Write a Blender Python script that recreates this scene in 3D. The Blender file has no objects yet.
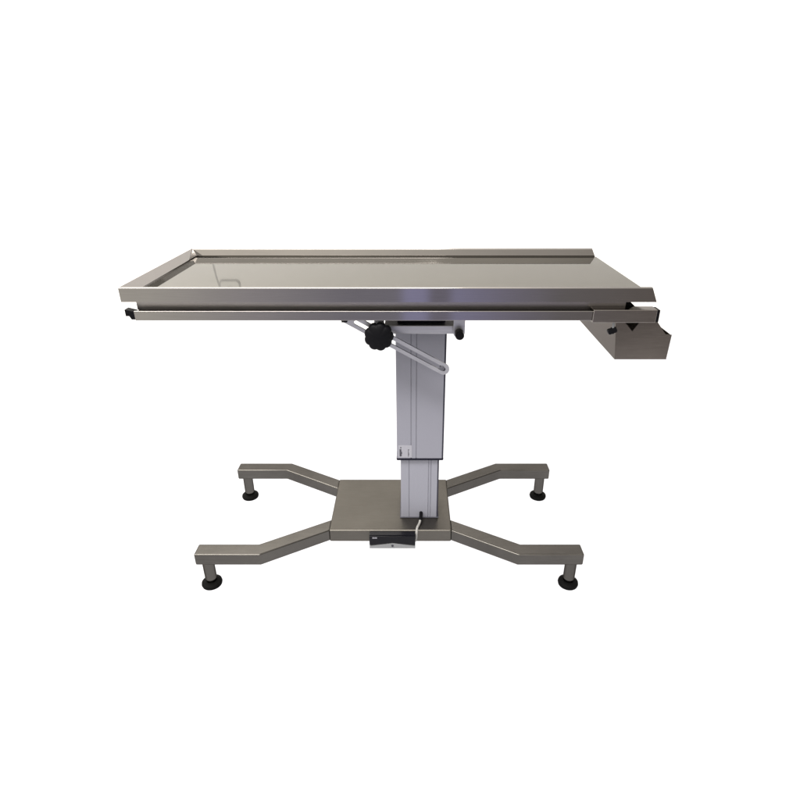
import bpy, bmesh, math, random
from mathutils import Vector, Matrix
random.seed(4)
S = bpy.context.scene
COL = S.collection
PI = math.pi
ZO = 0.028                         # floor lies this far under the drawing datum
ORG = Vector((-0.073, 1.719, 0.0)) # base point of the table

# ------------------------------------------------------------------ materials
def new_mat(name):
    m = bpy.data.materials.new(name); m.use_nodes = True
    nt = m.node_tree
    return m, nt, nt.nodes['Principled BSDF']

def N(nt, typ, **kw):
    n = nt.nodes.new(typ)
    for k, v in kw.items():
        if k in n.inputs: n.inputs[k].default_value = v
        else: setattr(n, k, v)
    return n

def steel(name, col, rough, rvar=0.05, edge=0.6, brush=(4, 160, 160), bump=0.02, cvar=0.12, dirt=0.0):
    m, nt, b = new_mat(name)
    L = nt.links.new
    tc = N(nt, 'ShaderNodeTexCoord')
    mp = N(nt, 'ShaderNodeMapping'); mp.inputs['Scale'].default_value = brush
    L(tc.outputs['Object'], mp.inputs['Vector'])
    n1 = N(nt, 'ShaderNodeTexNoise', Scale=3.0, Detail=5.0, Roughness=0.65); L(mp.outputs[0], n1.inputs['Vector'])
    n2 = N(nt, 'ShaderNodeTexNoise', Scale=7.0, Detail=4.0, Roughness=0.6); L(tc.outputs['Object'], n2.inputs['Vector'])
    # colour
    mx = N(nt, 'ShaderNodeMix', data_type='RGBA')
    mx.inputs[6].default_value = tuple(c*(1-cvar) for c in col)+(1,)
    mx.inputs[7].default_value = tuple(c*(1+cvar) for c in col)+(1,)
    ad = N(nt, 'ShaderNodeMath', operation='MULTIPLY_ADD'); ad.inputs[1].default_value = 0.6; 
    m2 = N(nt, 'ShaderNodeMath', operation='MULTIPLY'); m2.inputs[1].default_value = 0.4
    L(n2.outputs['Fac'], m2.inputs[0]); L(n1.outputs['Fac'], ad.inputs[0]); L(m2.outputs[0], ad.inputs[2])
    ct = N(nt, 'ShaderNodeMapRange'); ct.inputs['From Min'].default_value = 0.36; ct.inputs['From Max'].default_value = 0.64
    L(ad.outputs[0], ct.inputs['Value'])
    L(ct.outputs[0], mx.inputs[0]); L(mx.outputs[2], b.inputs['Base Color'])
    # roughness
    r = N(nt, 'ShaderNodeMapRange'); r.inputs['From Min'].default_value = 0.3; r.inputs['From Max'].default_value = 0.7
    r.inputs['To Min'].default_value = max(0.02, rough-rvar); r.inputs['To Max'].default_value = rough+rvar
    L(ad.outputs[0], r.inputs['Value']); L(r.outputs[0], b.inputs['Roughness'])
    bp = N(nt, 'ShaderNodeBump', Strength=bump, Distance=0.002); L(n1.outputs['Fac'], bp.inputs['Height'])
    L(bp.outputs[0], b.inputs['Normal'])
    b.inputs['Metallic'].default_value = 1.0
    b.inputs['Specular Tint'].default_value = (edge, edge, edge, 1)
    return m

def plain(name, col, rough, spec=0.5, bump=0.0, scale=300, cvar=0.08, metallic=0.0):
    m, nt, b = new_mat(name)
    L = nt.links.new
    tc = N(nt, 'ShaderNodeTexCoord')
    n1 = N(nt, 'ShaderNodeTexNoise', Scale=scale, Detail=3.0); L(tc.outputs['Object'], n1.inputs['Vector'])
    mx = N(nt, 'ShaderNodeMix', data_type='RGBA')
    mx.inputs[6].default_value = tuple(c*(1-cvar) for c in col)+(1,)
    mx.inputs[7].default_value = tuple(c*(1+cvar) for c in col)+(1,)
    L(n1.outputs['Fac'], mx.inputs[0]); L(mx.outputs[2], b.inputs['Base Color'])
    b.inputs['Roughness'].default_value = rough
    b.inputs['Metallic'].default_value = metallic
    b.inputs['Specular IOR Level'].default_value = spec
    if bump:
        bp = N(nt, 'ShaderNodeBump', Strength=bump, Distance=0.001); L(n1.outputs['Fac'], bp.inputs['Height'])
        L(bp.outputs[0], b.inputs['Normal'])
    return m

M = {}
M['tray']   = steel('polished_steel', (0.272, 0.259, 0.230), 0.03, 0.012, 0.55, bump=0.0, cvar=0.03)
M['front']  = steel('satin_steel', (0.30, 0.285, 0.275), 0.05, 0.015, 0.6, bump=0.004, cvar=0.05)
M['under']  = steel('frame_steel', (0.34, 0.32, 0.31), 0.30, 0.02, 0.6, bump=0.0, cvar=0.06)
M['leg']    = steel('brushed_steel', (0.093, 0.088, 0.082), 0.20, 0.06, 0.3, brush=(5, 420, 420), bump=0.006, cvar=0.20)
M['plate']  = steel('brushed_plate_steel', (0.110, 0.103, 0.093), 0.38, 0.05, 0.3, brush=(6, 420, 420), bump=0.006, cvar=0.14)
M['trough'] = steel('dull_trough_steel', (0.185, 0.165, 0.149), 0.24, 0.05, 0.5, brush=(6, 300, 300), bump=0.003, cvar=0.07)
M['sleeve'] = steel('satin_sleeve_steel', (0.27, 0.25, 0.235), 0.16, 0.04, 0.55, bump=0.004, cvar=0.06)
M['alu']    = plain('anodised_aluminium', (0.186, 0.188, 0.224), 0.42, 0.3, 0.01, 600, 0.02)
M['alu_inner'] = plain('anodised_aluminium_inner', (0.205, 0.208, 0.246), 0.40, 0.3, 0.01, 600, 0.02)
M['edge']   = plain('painted_corner_shade', (0.022, 0.022, 0.034), 0.5, 0.15)  # shade of the columns' right edge, put into a dark colour
M['bar']    = steel('zinc_bar', (0.36, 0.36, 0.38), 0.35, 0.05, 0.5)
M['black']  = plain('black_plastic', (0.004, 0.004, 0.005), 0.40, 0.05, 0.02, 500, 0.2)
M['gloss']  = plain('black_gloss_plastic', (0.004, 0.004, 0.006), 0.2, 0.14, 0.0)
M['rubber'] = plain('black_rubber', (0.003, 0.003, 0.003), 0.7, 0.05, 0.05, 400, 0.3)
M['trim']   = plain('dark_blue_black_trim', (0.005, 0.005, 0.012), 0.4, 0.15)
M['seam']   = plain('dark_seam', (0.06, 0.06, 0.075), 0.6, 0.3)
M['silver'] = plain('silver_plastic', (0.17, 0.175, 0.185), 0.35, 0.3)
M['cable']  = plain('pale_grey_cable', (0.26, 0.255, 0.25), 0.5, 0.3)
M['paper']  = plain('white_label', (0.25, 0.25, 0.285), 0.5, 0.3)
M['ink']    = plain('dark_ink', (0.03, 0.03, 0.04), 0.6, 0.2)
def translucent_sheet(name, t, d):
    """translucent floor sheet, added so that hidden lamps under it wash out floor shadows"""
    m, nt, b = new_mat(name); L = nt.links.new
    nt.nodes.remove(b)
    tr = N(nt, 'ShaderNodeBsdfTranslucent'); tr.inputs['Color'].default_value = (t, t, t, 1)
    df = N(nt, 'ShaderNodeBsdfDiffuse'); df.inputs['Color'].default_value = (d, d, d, 1)
    ad = N(nt, 'ShaderNodeAddShader'); L(tr.outputs[0], ad.inputs[0]); L(df.outputs[0], ad.inputs[1])
    L(ad.outputs[0], nt.nodes['Material Output'].inputs['Surface'])
    return m
M['floor'] = translucent_sheet('backlit_floor_sheet', 0.80, 0.10)  # stand-in for an ordinary floor, lit from beneath
M['wall']   = plain('white_wall', (0.90, 0.895, 0.885), 0.9, 0.0, 0, 6, 0.02)
M['socket'] = plain('white_socket_plastic', (0.86, 0.86, 0.85), 0.6, 0.2)
M['slot'] = plain('grey_socket_slot', (0.54, 0.54, 0.54), 0.6, 0.1)
M['groove'] = plain('grey_socket_frame', (0.62, 0.62, 0.62), 0.6, 0.2)  # grey of the socket's frame and its lead

# ------------------------------------------------------------------ mesh helpers
def bevel(bm, w, seg=2, ang=25):
    if w <= 0: return
    bm.normal_update()
    es = [e for e in bm.edges if len(e.link_faces) == 2 and e.calc_face_angle(0) > math.radians(ang)]
    bmesh.ops.bevel(bm, geom=es, offset=w, segments=seg, profile=0.5, affect='EDGES', clamp_overlap=True)

def box(x0, x1, y0, y1, z0, z1, w=0.002, seg=2):
    bm = bmesh.new()
    bmesh.ops.create_cube(bm, size=1)
    for v in bm.verts:
        v.co = Vector(((x0+x1)/2+v.co.x*(x1-x0), (y0+y1)/2+v.co.y*(y1-y0), (z0+z1)/2+v.co.z*(z1-z0)))
    bevel(bm, w, seg)
    return bm

def prism(pts, axis, a, b, w=0.0, seg=2, holes=None):
    """polygon pts extruded along axis from a to b; axis 'y': pts are (x,z); 'z': (x,y); 'x': (y,z)"""
    def P(p, t):
        if axis == 'y': return Vector((p[0], t, p[1]))
        if axis == 'z': return Vector((p[0], p[1], t))
        return Vector((t, p[0], p[1]))
    bm = bmesh.new()
    n = len(pts)
    A = [bm.verts.new(P(p, a)) for p in pts]; B = [bm.verts.new(P(p, b)) for p in pts]
    for i in range(n):
        j = (i+1) % n
        bm.faces.new((A[i], A[j], B[j], B[i]))
    bm.faces.new(A[::-1]); bm.faces.new(B)
    bmesh.ops.recalc_face_normals(bm, faces=bm.faces[:])
    bevel(bm, w, seg)
    return bm

def ring_prism(outer, inner, axis, a, b):
    """same-count outer and inner loops -> plate with a hole"""
    bm = bmesh.new(); n = len(outer)
    def P(p, t): return Vector((p[0], t, p[1])) if axis == 'y' else Vector((p[0], p[1], t))
    oa = [bm.verts.new(P(p, a)) for p in outer]; ob = [bm.verts.new(P(p, b)) for p in outer]
    ia = [bm.verts.new(P(p, a)) for p in inner]; ib = [bm.verts.new(P(p, b)) for p in inner]
    for i in range(n):
        j = (i+1) % n
        bm.faces.new((oa[i], oa[j], ob[j], ob[i])); bm.faces.new((ia[j], ia[i], ib[i], ib[j]))
        bm.faces.new((oa[j], oa[i], ia[i], ia[j])); bm.faces.new((ob[i], ob[j], ib[j], ib[i]))
    bmesh.ops.recalc_face_normals(bm, faces=bm.faces[:])
    return bm

def lathe(prof, centre, axis='z', n=40, lobes=0, amp=0.0):
    """prof: list of (r, t); t runs along axis"""
    bm = bmesh.new(); rings = []
    c = Vector(centre)
    for r, t in prof:
        ring = []
        for k in range(n):
            a = 2*PI*k/n
            rr = r*(1+amp*(abs(math.cos(lobes*a/2))**0.8-0.6)) if lobes else r
            u, v = rr*math.cos(a), rr*math.sin(a)
            d = Vector((u, v, t)) if axis == 'z' else (Vector((u, t, v)) if axis == 'y' else Vector((t, u, v)))
            ring.append(bm.verts.new(c+d))
        rings.append(ring)
    for A, B in zip(rings, rings[1:]):
        for k in range(n):
            j = (k+1) % n
            bm.faces.new((A[k], A[j], B[j], B[k]))
    bm.faces.new(rings[0][::-1]); bm.faces.new(rings[-1])
    bmesh.ops.recalc_face_normals(bm, faces=bm.faces[:])
    return bm

def tube(pts, r, n=12, smooth=4):
    P = [Vector(p) for p in pts]
    Q = []
    for i in range(len(P)-1):          # Catmull-Rom
        p0 = P[max(i-1, 0)]; p1 = P[i]; p2 = P[i+1]; p3 = P[min(i+2, len(P)-1)]
        for s in range(smooth):
            t = s/smooth
            Q.append(0.5*((2*p1)+(-p0+p2)*t+(2*p0-5*p1+4*p2-p3)*t*t+(-p0+3*p1-3*p2+p3)*t**3))
    Q.append(P[-1])
    bm = bmesh.new(); rings = []
    for i, q in enumerate(Q):
        d = (Q[min(i+1, len(Q)-1)]-Q[max(i-1, 0)]).normalized()
        a = d.cross(Vector((1, 0.1, 0.05))).normalized(); b = d.cross(a)
        rings.append([bm.verts.new(q+r*(math.cos(2*PI*k/n)*a+math.sin(2*PI*k/n)*b)) for k in range(n)])
    for A, B in zip(rings, rings[1:]):
        for k in range(n):
            j = (k+1) % n
            bm.faces.new((A[k], A[j], B[j], B[k]))
    bm.faces.new(rings[0][::-1]); bm.faces.new(rings[-1])
    bmesh.ops.recalc_face_normals(bm, faces=bm.faces[:])
    return bm

def join(*bms):
    out = bmesh.new()
    for b in bms:
        me = bpy.data.meshes.new('tmp'); b.to_mesh(me); b.free()
        out.from_mesh(me); bpy.data.meshes.remove(me)
    return out

def put(name, bm, mat, parent=None, drop=True, smooth=35, origin=None):
    """link bm as one mesh object (drawn in world space) under parent"""
    if drop:
        for v in bm.verts: v.co.z += ZO
    o_ = Vector(origin) if origin is not None else None
    if o_ is None and bm.verts:
        xs = [v.co.x for v in bm.verts]; ys = [v.co.y for v in bm.verts]; zs = [v.co.z for v in bm.verts]
        o_ = Vector(((min(xs)+max(xs))/2, (min(ys)+max(ys))/2, min(zs)))
    for v in bm.verts: v.co -= o_
    me = bpy.data.meshes.new(name); bm.to_mesh(me); bm.free()
    me.materials.append(mat)
    for p in me.polygons: p.use_smooth = True
    me.set_sharp_from_angle(angle=math.radians(smooth))
    ob = bpy.data.objects.new(name, me); COL.objects.link(ob)
    wn = ob.modifiers.new('flat_faces', 'WEIGHTED_NORMAL'); wn.mode = 'FACE_AREA'; wn.weight = 100; wn.keep_sharp = True
    wp = Vector((0, 0, 0))
    if parent is not None:
        ob.parent = parent
        p = parent
        while p is not None: wp += p.location; p = p.parent
    ob.location = o_-wp
    return ob

# ------------------------------------------------------------------ setting
def structure(o): o['kind'] = 'structure'; return o
bm = bmesh.new()
vs = [bm.verts.new(p) for p in ((-7, -0.6, 0), (7, -0.6, 0), (7, 4.25, 0), (-7, 4.25, 0))]; bm.faces.new(vs)
structure(put('floor', bm, M['floor'], drop=False))
WY = 4.2
wall = structure(put('wall', box(-7, 7, WY, WY+0.12, -0.1, 2.3, 0), M['wall'], drop=False))
# the socket with its lead on the wall, seen mirrored in the polished tabletop
def rrect(cx, cz, hw, hh, r, n=6):
    out = []
    for sx, sz, a0 in ((1, 1, 0), (-1, 1, 90), (-1, -1, 180), (1, -1, 270)):
        for k in range(n+1):
            a = math.radians(a0+90*k/n)
            out.append((cx+sx*(hw-r)+r*math.cos(a), cz+sz*(hh-r)+r*math.sin(a)))
    return out
SX, SZ = -1.375, 1.681
back = put('wall_socket', prism(rrect(SX, SZ, 0.080, 0.080, 0.03), 'y', WY-0.004, WY-0.001), M['groove'], wall)
put('socket_face', join(prism(rrect(SX, SZ, 0.069, 0.069, 0.022), 'y', WY-0.007, WY-0.0035, 0.001)), M['socket'], back)
put('socket_slot', prism(rrect(SX-0.002, SZ-0.016, 0.022, 0.009, 0.006), 'y', WY-0.0085, WY-0.0065), M['slot'], back)
mid_ = [(SX-0.06, SZ+0.03), (SX-0.080, SZ-0.02), (SX-0.094, SZ-0.09), (SX-0.102, SZ-0.16), (SX-0.110, SZ-0.26), (SX-0.112, SZ-0.40), (SX-0.108, SZ-0.62), (SX-0.10, SZ-1.2)]
put('socket_lead', prism([(x-0.0055, z) for x, z in mid_]+[(x+0.0055, z) for x, z in mid_[::-1]], 'y', WY-0.0025, WY-0.001), M['groove'], wall)

# ------------------------------------------------------------------ the table
T = bpy.data.objects.new('operating_table', None); COL.objects.link(T); T.location = ORG
T['label'] = 'stainless steel operating table with raised rim on a single column and four splayed feet'
T['category'] = 'table'

# --- tray: floor sheet and rim
TX0, TX1, TY0, TY1 = -0.766, 0.632, 1.4406, 1.991
ZT, ZF, ZB = 1.014, 0.987, 0.975
top = put('tabletop', join(box(TX0+0.0115, 0.6480, TY0+0.0115, TY1-0.0115, ZB+0.001, ZF, 0.0010)), M['tray'], T)
prof = [(0.0, ZB), (0.0, ZT-0.003), (0.001, ZT-0.001), (0.003, ZT), (0.0065, ZT), (0.0085, ZT-0.001), (0.0095, ZT-0.003),
        (0.0138, ZF+0.0048), (0.0140, ZF+0.0042), (0.0126, ZF+0.0036), (0.0122, ZF-0.0020), (0.0122, ZB)]
left_d = [0.0, 0.0, 0.0006, 0.0014, 0.0030, 0.0038, 0.0048, 0.0172, 0.0175, 0.0179, 0.0186, 0.0186]   # the left rim leans out more
def rim():
    bm = bmesh.new()
    def ex(z): return TX1+(ZT-z)*0.45
    rings = []
    for kind in range(4):
        ring = []
        for (d, z), dl in zip(prof, left_d):
            if kind == 0: p = (ex(z), TY0+d, z)
            elif kind == 1: p = (TX0+dl, TY0+d, z)
            elif kind == 2: p = (TX0+dl, TY1-d, z)
            else: p = (ex(z), TY1-d, z)
            ring.append(bm.verts.new(p))
        rings.append(ring)
    n = len(prof)
    for A, B in zip(rings, rings[1:]):
        for k in range(n):
            j = (k+1) % n
            bm.faces.new((A[k], A[j], B[j], B[k]))
    bm.faces.new(rings[0]); bm.faces.new(rings[-1][::-1])
    bmesh.ops.recalc_face_normals(bm, faces=bm.faces[:])
    es = [e for f in bm.faces if len(f.verts) > 4 for e in f.edges]
    bmesh.ops.bevel(bm, geom=list(set(es)), offset=0.0009, segments=2, profile=0.5, affect='EDGES', clamp_overlap=True)
    return bm
put('rim', rim(), M['front'], top, smooth=50)

# --- frame under the tray
fr = put('support_frame', join(box(-0.746, 0.584, 1.478, 1.505, 0.9422, ZB-0.0005, 0.002), box(-0.746, 0.584, 1.926, 1.953, 0.9422, ZB-0.0005, 0.002),
     box(-0.746, -0.716, 1.5055, 1.9255, 0.9465, ZB-0.001, 0.002), box(0.554, 0.584, 1.5055, 1.9255, 0.9465, ZB-0.001, 0.002)), M['under'], T)
put('frame_buffer', prism([(0.5845, 0.972), (0.588, 0.972), (0.613, 0.9500), (0.613, 0.9445), (0.5845, 0.9445)], 'y', 1.482, 1.51, 0.001), M['black'], fr)
def side_rail(y0, y1):
    r = put('side_rail', box(-0.742, 0.655, y0, y1, 0.922, 0.9485, 0.0014, 3), M['front'], T)
    ym = (y0+y1)/2
    put('end_cap', join(prism([(-0.7415, 0.9245), (-0.7415, 0.946), (-0.766, 0.9525), (-0.766, 0.934), (-0.757, 0.934), (-0.752, 0.9245)], 'y', y0+0.0005, y1+0.018, 0.001)), M['black'], r)
    return r
side_rail(1.447, 1.4535)
side_rail(1.9775, 1.984)
for x0 in (-0.46, 0.36):
    put('cross_member', box(x0, x0+0.04, 1.4780, 1.9530, 0.924, 0.9418, 0.002), M['under'], T)
# black filler standing in for the shade in the gap behind the rail
put('gap_shade_filler', join(box(-0.7405, 0.64, 1.4540, 1.4777, 0.926, 0.9438, 0.0006), box(-0.7405, 0.64, 1.9535, 1.9770, 0.926, 0.9440, 0.001)), M['black'], T)

# --- sleeves at the right end that carry the trough
for k, (y0, y1, s) in enumerate(((1.4415, 1.4772, -1), (1.9538, 1.9895, 1))):
    sl = put('clamp_sleeve', box(0.487, 0.657, y0, y1, 0.9175, 0.9535, 0.0018, 3), M['sleeve'], T)
    put('end_cap', box(0.6575, 0.665, y0+0.001, y1-0.001, 0.919, 0.9525, 0.0015), M['black'], sl)
    if k == 0:
        ts = put('thumbscrew', join(lathe([(0.0032, 0), (0.0032, -0.022)], (0.5505, 1.456, 0.9177), 'z', 16)), M['silver'], sl)
        w = []
        for q in range(24):
            a = 2*PI*q/24; x, z = 0.0125*math.copysign(abs(math.cos(a))**0.7, math.cos(a)), 0.0065*math.copysign(abs(math.sin(a))**0.7, math.sin(a))
            z *= 1+0.35*abs(x)/0.0125
            t = math.radians(22); w.append((0.549+x*math.cos(t)-z*math.sin(t), 0.891+x*math.sin(t)+z*math.cos(t)))
        put('screw_grip', join(prism(w, 'y', 1.449, 1.463, 0.002), lathe([(0.006, 0), (0.007, -0.012), (0.005, -0.016)], (0.5502, 1.456, 0.899), 'z', 16)), M['black'], sl)

# --- trough
front_plate = [(0.568, 0.808), (0.712, 0.808), (0.7135, 0.880), (0.697, 0.8805), (0.690, 0.889), (0.668, 0.9165), (0.620, 0.9168), (0.6035, 0.890), (0.578, 0.9168), (0.556, 0.9168), (0.562, 0.86)]
tr = put('drain_trough', join(
    prism(front_plate, 'y', 1.4530, 1.4550),
    prism(front_plate, 'y', 1.9760, 1.9780),
    prism([(0.568, 0.808), (0.5695, 0.809), (0.5635, 0.861), (0.558, 0.912), (0.556, 0.912), (0.562, 0.860)], 'y', 1.4552, 1.9758),
    box(0.569, 0.711, 1.4552, 1.9758, 0.8082, 0.8098, 0),
    prism([(0.7105, 0.8084), (0.712, 0.8084), (0.7132, 0.8785), (0.7117, 0.8785)], 'y', 1.4552, 1.9758)), M['trough'], T)

# --- tilting gear
YB = 1.500
def capsule(ax, az, bx, bz, r, n=14):
    d = Vector((bx-ax, bz-az)); t = math.atan2(d.y, d.x); out = []
    for k in range(n+1):
        a = t-PI/2+PI*k/n; out.append((bx+r*math.cos(a), bz+r*math.sin(a)))
    for k in range(n+1):
        a = t+PI/2+PI*k/n; out.append((ax+r*math.cos(a), az+r*math.sin(a)))
    return out
ax, az, bx, bz = -0.1837, 0.9166, 0.0945, 0.7585
link = put('slotted_bar', ring_prism(capsule(ax, az, bx, bz, 0.0168), capsule(ax+0.03, az-0.0172, bx, bz, 0.0060), 'y', YB, YB+0.006), M['bar'], T, smooth=30)
ax2, bx2 = ax+0.03, bx
put('tilt_knob', join(lathe([(0.012, 0.030), (0.016, 0.029), (0.030, 0.026), (0.0385, 0.020), (0.0395, 0.012), (0.0385, 0.005), (0.034, 0.000), (0.022, -0.004), (0.010, -0.0055), (0.001, -0.006)], (-0.0886, 1.452, 0.872), 'y', 90, 9, 0.10)), M['black'], T, smooth=50)
put('knob_shaft', lathe([(0.007, 0), (0.007, 0.06)], (-0.0886, 1.480, 0.872), 'y', 20), M['bar'], T)
put('bar_pin', lathe([(0.004, 0), (0.007, 0.002), (0.007, 0.02)], (bx-0.004, 1.496, bz+0.003), 'y', 20), M['seam'], T)
br = put('pivot_bracket', join(box(-0.076, 0.132, 1.530, 1.535, 0.8560, 0.8800, 0.0015), box(-0.076, 0.132, 1.5355, 1.90, 0.8740, 0.8800, 0.001),
     box(-0.105, -0.0765, 1.528, 1.536, 0.862, 0.9225, 0.0015), box(-0.105, -0.0765, 1.88, 1.89, 0.862, 0.9225, 0.0015)), M['bar'], T)
put('bracket_block', box(-0.040, 0.1000, 1.560, 1.875, 0.8805, 0.9255, 0.002), M['trim'], T)
lug = [(0.120, 0.925), (0.120, 0.8750)]+[(0.1365+0.0165*math.cos(a), 0.8665+0.0165*math.sin(a)) for a in [PI+PI*k/14 for k in range(15)]]+[(0.153, 0.925)]
lg = put('pivot_lug', prism(lug, 'y', 1.512, 1.519, 0.001), M['bar'], T)
put('pivot_pin', lathe([(0.008, -0.002), (0.0115, 0.0), (0.0125, 0.003), (0.0125, 0.03)], (0.1365, 1.482, 0.866), 'y', 30), M['black'], lg)
put('slider_foot', box(-0.192, -0.176, 1.480, 1.4985, 0.9060, 0.9215, 0.001), M['black'], T)

# --- column
def col_section(x0, x1, y0, y1, r, grooves, gd=0.0022, gw=0.0016):
    pts = []
    for cx, cy, a0 in ((x1-r, y1-r, 0), (x0+r, y1-r, 90), (x0+r, y0+r, 180)):
        for k in range(6):
            a = math.radians(a0+90*k/5); pts.append((cx+r*math.cos(a), cy+r*math.sin(a)))
    for g in sorted(grooves): pts += [(g-gw, y0), (g-gw*0.5, y0+gd), (g+gw*0.5, y0+gd), (g+gw, y0)]
    for k in range(6):
        a = math.radians(270+90*k/5); pts.append((x1-r+r*math.cos(a), y0+r+r*math.sin(a)))
    return pts
UX0, UX1, UY0, UY1 = -0.0475, 0.1085, 1.620, 1.820
oc = put('outer_column', prism(col_section(UX0, UX1, UY0, UY1, 0.0035, (0.0005, 0.0175)), 'z', 0.383, 0.8790), M['alu'], T, smooth=25)
put('trim_ring', prism(col_section(UX0-0.0015, UX1+0.0015, UY0-0.0015, UY1+0.0015, 0.005, ()), 'z', 0.3755, 0.3828, 0.001), M['trim'], oc)
LX0, LX1, LY0, LY1 = -0.0355, 0.0955, 1.633, 1.807
ic = put('inner_column', prism(col_section(LX0, LX1, LY0, LY1, 0.003, (-0.0065, 0.0610, 0.0690)), 'z', 0.1255, 0.3750), M['alu_inner'], T, smooth=25)
put('corner_shade_strip', box(LX1-0.0042, LX1+0.0008, LY0-0.0008, LY0+0.006, 0.129, 0.3748, 0.0006), M['edge'], ic)  # dark strip painting the shaded right edge of the column
put('corner_shade_strip', box(UX1-0.0046, UX1+0.0008, UY0-0.0008, UY0+0.006, 0.3835, 0.8550, 0.0006), M['edge'], oc)
st = put('rating_label', box(-0.0425, 0.0030, UY0-0.0008, UY0-0.0001, 0.386, 0.4345, 0), M['paper'], oc)
inks = []
for k in range(9):
    z = 0.391+k*0.0032
    inks.append(box(-0.0385, -0.0385+random.choice((0.006, 0.008, 0.0085)), UY0-0.0014, UY0-0.0009, z, z+0.0022, 0))
inks.append(box(-0.0365, -0.032, UY0-0.0014, UY0-0.0009, 0.4235, 0.4265, 0))
for k in range(7):
    z = 0.390+k*0.0042
    inks.append(box(-0.0100, -0.0100+random.choice((0.0018, 0.003, 0.0035)), UY0-0.0014, UY0-0.0009, z, z+0.0028, 0))
put('label_print', join(*inks), M['ink'], oc)

# --- base
PX0, PX1, PY0, PY1 = -0.287, 0.142, 1.5615, 1.8805
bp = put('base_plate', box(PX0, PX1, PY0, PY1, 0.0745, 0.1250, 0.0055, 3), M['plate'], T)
put('column_flange', box(LX0-0.004, LX1+0.004, LY0-0.003, LY1+0.004, 0.1252, 0.1285, 0.001), M['seam'], T)
XC, YC = (PX0+PX1)/2, (PY0+PY1)/2
def leg(sx, sy):
    plan = [(-0.718, 1.4385), (-0.5000, 1.4385), (PX0+0.002, 1.5635), (PX0+0.002, 1.6250), (-0.5145, 1.4922), (-0.718, 1.4922)]
    q = []
    for x, y in plan:
        x = XC+(x-XC)*sx; y = YC+(y-YC)*sy
        q.append((x, y))
    if sx*sy < 0: q = q[::-1]
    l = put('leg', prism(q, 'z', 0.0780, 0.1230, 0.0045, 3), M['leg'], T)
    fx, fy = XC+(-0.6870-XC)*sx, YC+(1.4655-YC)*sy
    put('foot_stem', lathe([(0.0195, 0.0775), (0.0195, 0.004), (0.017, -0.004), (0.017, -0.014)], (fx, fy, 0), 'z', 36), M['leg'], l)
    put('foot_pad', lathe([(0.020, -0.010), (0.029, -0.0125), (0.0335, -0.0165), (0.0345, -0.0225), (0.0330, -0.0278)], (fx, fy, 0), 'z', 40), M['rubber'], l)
    return l
for sx in (1, -1):
    for sy in (1, -1): leg(sx, sy)

# --- control box with two pedals on the front edge of the base
BX0, BX1 = -0.1445, 0.0150
BYF = 1.5350
cb = put('control_box', box(BX0, BX1, BYF+0.004, PY0-0.0005, 0.083, 0.1215, 0.002), M['gloss'], T)
xm = (BX0+BX1)/2
put('pedal_face', prism([(BX0, 0.083), (xm, 0.0925), (BX1, 0.083), (BX1, 0.1205), (xm+0.002, 0.1185), (BX0, 0.1205)], 'y', BYF-0.002, BYF+0.0035, 0.001), M['gloss'], cb)
put('silver_base', prism([(BX0, 0.0680), (BX1, 0.0680), (BX1, 0.0775), (xm, 0.0905), (BX0, 0.0775)], 'y', BYF-0.001, BYF+0.016, 0.0008), M['silver'], cb)
put('pedal_pivot', lathe([(0.003, -0.003), (0.0042, 0.0), (0.0042, 0.004)], (xm, BYF-0.0015, 0.0800), 'y', 20), M['ink'], cb)
inks = []
for k in range(4):
    inks.append(box(BX0+0.011+k*0.0042, BX0+0.0142+k*0.0042, BYF-0.0028, BYF-0.0021, 0.1125, 0.1172, 0))
put('box_print', join(*inks), M['paper'], cb)
# --- cable
cx = 0.036
cbm = put('control_cable', tube([(cx, LY0+0.004, 0.146), (cx-0.001, LY0-0.016, 0.143), (cx-0.006, LY0-0.040, 0.1320), (cx-0.014, PY0+0.008, 0.1305), (cx-0.0165, PY0-0.006, 0.122), (cx-0.0175, PY0-0.007, 0.100), (cx-0.020, PY0-0.006, 0.086), (BX1-0.004, PY0-0.010, 0.0850)], 0.0042, 12, 6), M['cable'], T)
put('cable_gland', tube([(cx, LY0+0.002, 0.147), (cx, LY0-0.008, 0.1465), (cx-0.001, LY0-0.020, 0.1415), (cx-0.003, LY0-0.030, 0.1360)], 0.0062, 14, 5), M['black'], cbm)

# ------------------------------------------------------------------ light
W = bpy.data.worlds.new('World'); S.world = W; W.use_nodes = True
nt = W.node_tree; L = nt.links.new
bg = nt.nodes['Background']
tc = N(nt, 'ShaderNodeTexCoord'); sp = N(nt, 'ShaderNodeSeparateXYZ'); L(tc.outputs['Generated'], sp.inputs[0])
V = tc.outputs['Generated']
def X(x): return (x+1.0)/2.0
def ramp(stops):
    mr = N(nt, 'ShaderNodeMapRange'); mr.inputs['From Min'].default_value = -1.0; mr.inputs['From Max'].default_value = 1.0
    L(sp.outputs['X'], mr.inputs['Value'])
    rp = N(nt, 'ShaderNodeValToRGB'); L(mr.outputs[0], rp.inputs[0])
    cr = rp.color_ramp
    while len(cr.elements) > 1: cr.elements.remove(cr.elements[0])
    cr.elements[0].position = X(stops[0][0]); cr.elements[0].color = stops[0][1]+(1,)
    for x, c in stops[1:]:
        e = cr.elements.new(X(x)); e.color = c+(1,)
    return rp.outputs[0]
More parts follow.
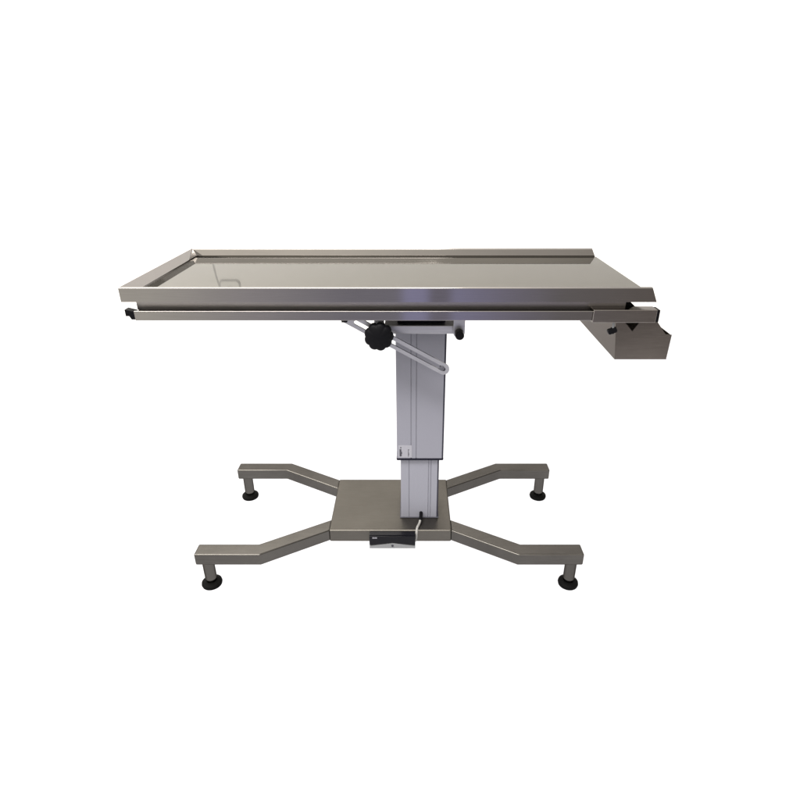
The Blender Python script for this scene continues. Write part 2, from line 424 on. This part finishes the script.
low = ramp([(-0.85, (0.55, 0.53, 0.53)), (-0.6, (1.15, 1.10, 0.98)), (-0.42, (1.0, 0.97, 0.90)), (-0.28, (0.72, 0.69, 0.72)), (-0.12, (0.48, 0.465, 0.54)), (-0.02, (0.45, 0.435, 0.52)), (-0.010, (0.62, 0.61, 0.93)),
    (0.026, (0.62, 0.61, 0.93)), (0.036, (0.40, 0.38, 0.48)), (0.066, (0.40, 0.38, 0.48)), (0.076, (0.56, 0.55, 0.82)), (0.16, (0.46, 0.44, 0.58)), (0.26, (0.34, 0.32, 0.33)), (0.42, (0.30, 0.265, 0.245)), (0.6, (0.3, 0.28, 0.26))])
mid = ramp([(-0.85, (1.0, 0.95, 0.88)), (-0.5, (1.7, 1.6, 1.42)), (-0.1, (1.35, 1.28, 1.15)), (0.1, (0.95, 0.90, 0.82)), (0.45, (0.55, 0.51, 0.46))])
upc = ramp([(-0.5, (3.5, 3.35, 3.05)), (-0.15, (3.2, 3.07, 2.82)), (0.05, (2.7, 2.56, 2.35)), (0.22, (1.4, 1.32, 1.24)), (0.5, (0.5, 0.47, 0.45))])
def blend(a, b, z0, z1):
    up = N(nt, 'ShaderNodeMapRange', interpolation_type='SMOOTHSTEP'); up.inputs['From Min'].default_value = z0; up.inputs['From Max'].default_value = z1
    L(sp.outputs['Z'], up.inputs['Value'])
    mx = N(nt, 'ShaderNodeMix', data_type='RGBA'); L(up.outputs[0], mx.inputs[0]); L(a, mx.inputs[6]); L(b, mx.inputs[7])
    return mx.outputs[2]
front = ramp([(-0.5, (3.3, 3.2, 3.0)), (-0.05, (3.0, 2.9, 2.7)), (0.2, (2.5, 2.4, 2.2)), (0.5, (0.8, 0.77, 0.7))])   # added bright band behind the camera, lifts the rim's mirror image and edges
def blend2(a, b, sock, z0, z1):
    up = N(nt, 'ShaderNodeMapRange', interpolation_type='SMOOTHSTEP'); up.inputs['From Min'].default_value = z0; up.inputs['From Max'].default_value = z1
    L(sock, up.inputs['Value'])
    mx = N(nt, 'ShaderNodeMix', data_type='RGBA'); L(up.outputs[0], mx.inputs[0]); L(a, mx.inputs[6]); L(b, mx.inputs[7])
    return mx.outputs[2]
base = blend(blend(low, mid, -0.12, 0.08), upc, 0.40, 0.62)
hi = blend2(base, blend2(blend2(base, front, sp.outputs['Z'], 0.38, 0.47), base, sp.outputs['Z'], 0.84, 0.94), sp.outputs['Y'], -0.35, -0.60)
L(hi, bg.inputs['Color']); bg.inputs['Strength'].default_value = 1.0

def area(name, loc, target, sx, sy, power, col):
    d = bpy.data.lights.new(name, 'AREA'); d.shape = 'RECTANGLE'; d.size = sx; d.size_y = sy; d.energy = power; d.color = col
    o = bpy.data.objects.new(name, d); COL.objects.link(o); o.location = loc
    o.rotation_euler = (Vector(target)-Vector(loc)).to_track_quat('-Z', 'Y').to_euler()
    return o
area('edge_highlight_lamp', (-1.0, 0.05, 3.2), (-0.5, 1.5, 0.3), 2.8, 0.6, 140, (1.0, 0.97, 0.93))  # added unseen lamp, puts bright highlights on the steel edges
area('added_wall_fill_lamp', (-2.7, 2.5, 3.3), (-1.6, 4.2, 1.5), 1.2, 0.5, 80, (1.0, 0.97, 0.92))  # added unseen lamp that brightens the left part of the wall
# unseen lamps added beneath the floor to keep it white and shadowless
area('underfloor_fill_lamp', (-3.5, 1.8, -0.6), (-3.5, 1.8, 0), 7.0, 5.6, 106, (1, 1, 1))
area('underfloor_fill_lamp', (3.5, 1.8, -0.6), (3.5, 1.8, 0), 7.0, 5.6, 90, (1, 1, 1))

# ------------------------------------------------------------------ camera
cd = bpy.data.cameras.new('camera'); cam = bpy.data.objects.new('camera', cd); COL.objects.link(cam)
cam.location = (0, 0, 1.38+ZO)
cam.rotation_euler = (math.radians(90-25.65), 0, 0)
cd.sensor_width = 36; cd.lens = 558/800*36; cd.shift_x = -11/800; cd.clip_end = 200; cd.clip_start = 0.02
S.camera = cam
S.view_settings.view_transform = 'Standard'; S.view_settings.look = 'None'
S.view_settings.exposure = 0; S.view_settings.gamma = 1
S.render.resolution_x = S.render.resolution_y = 1024
S.cycles.max_bounces = 10; S.cycles.use_denoising = True
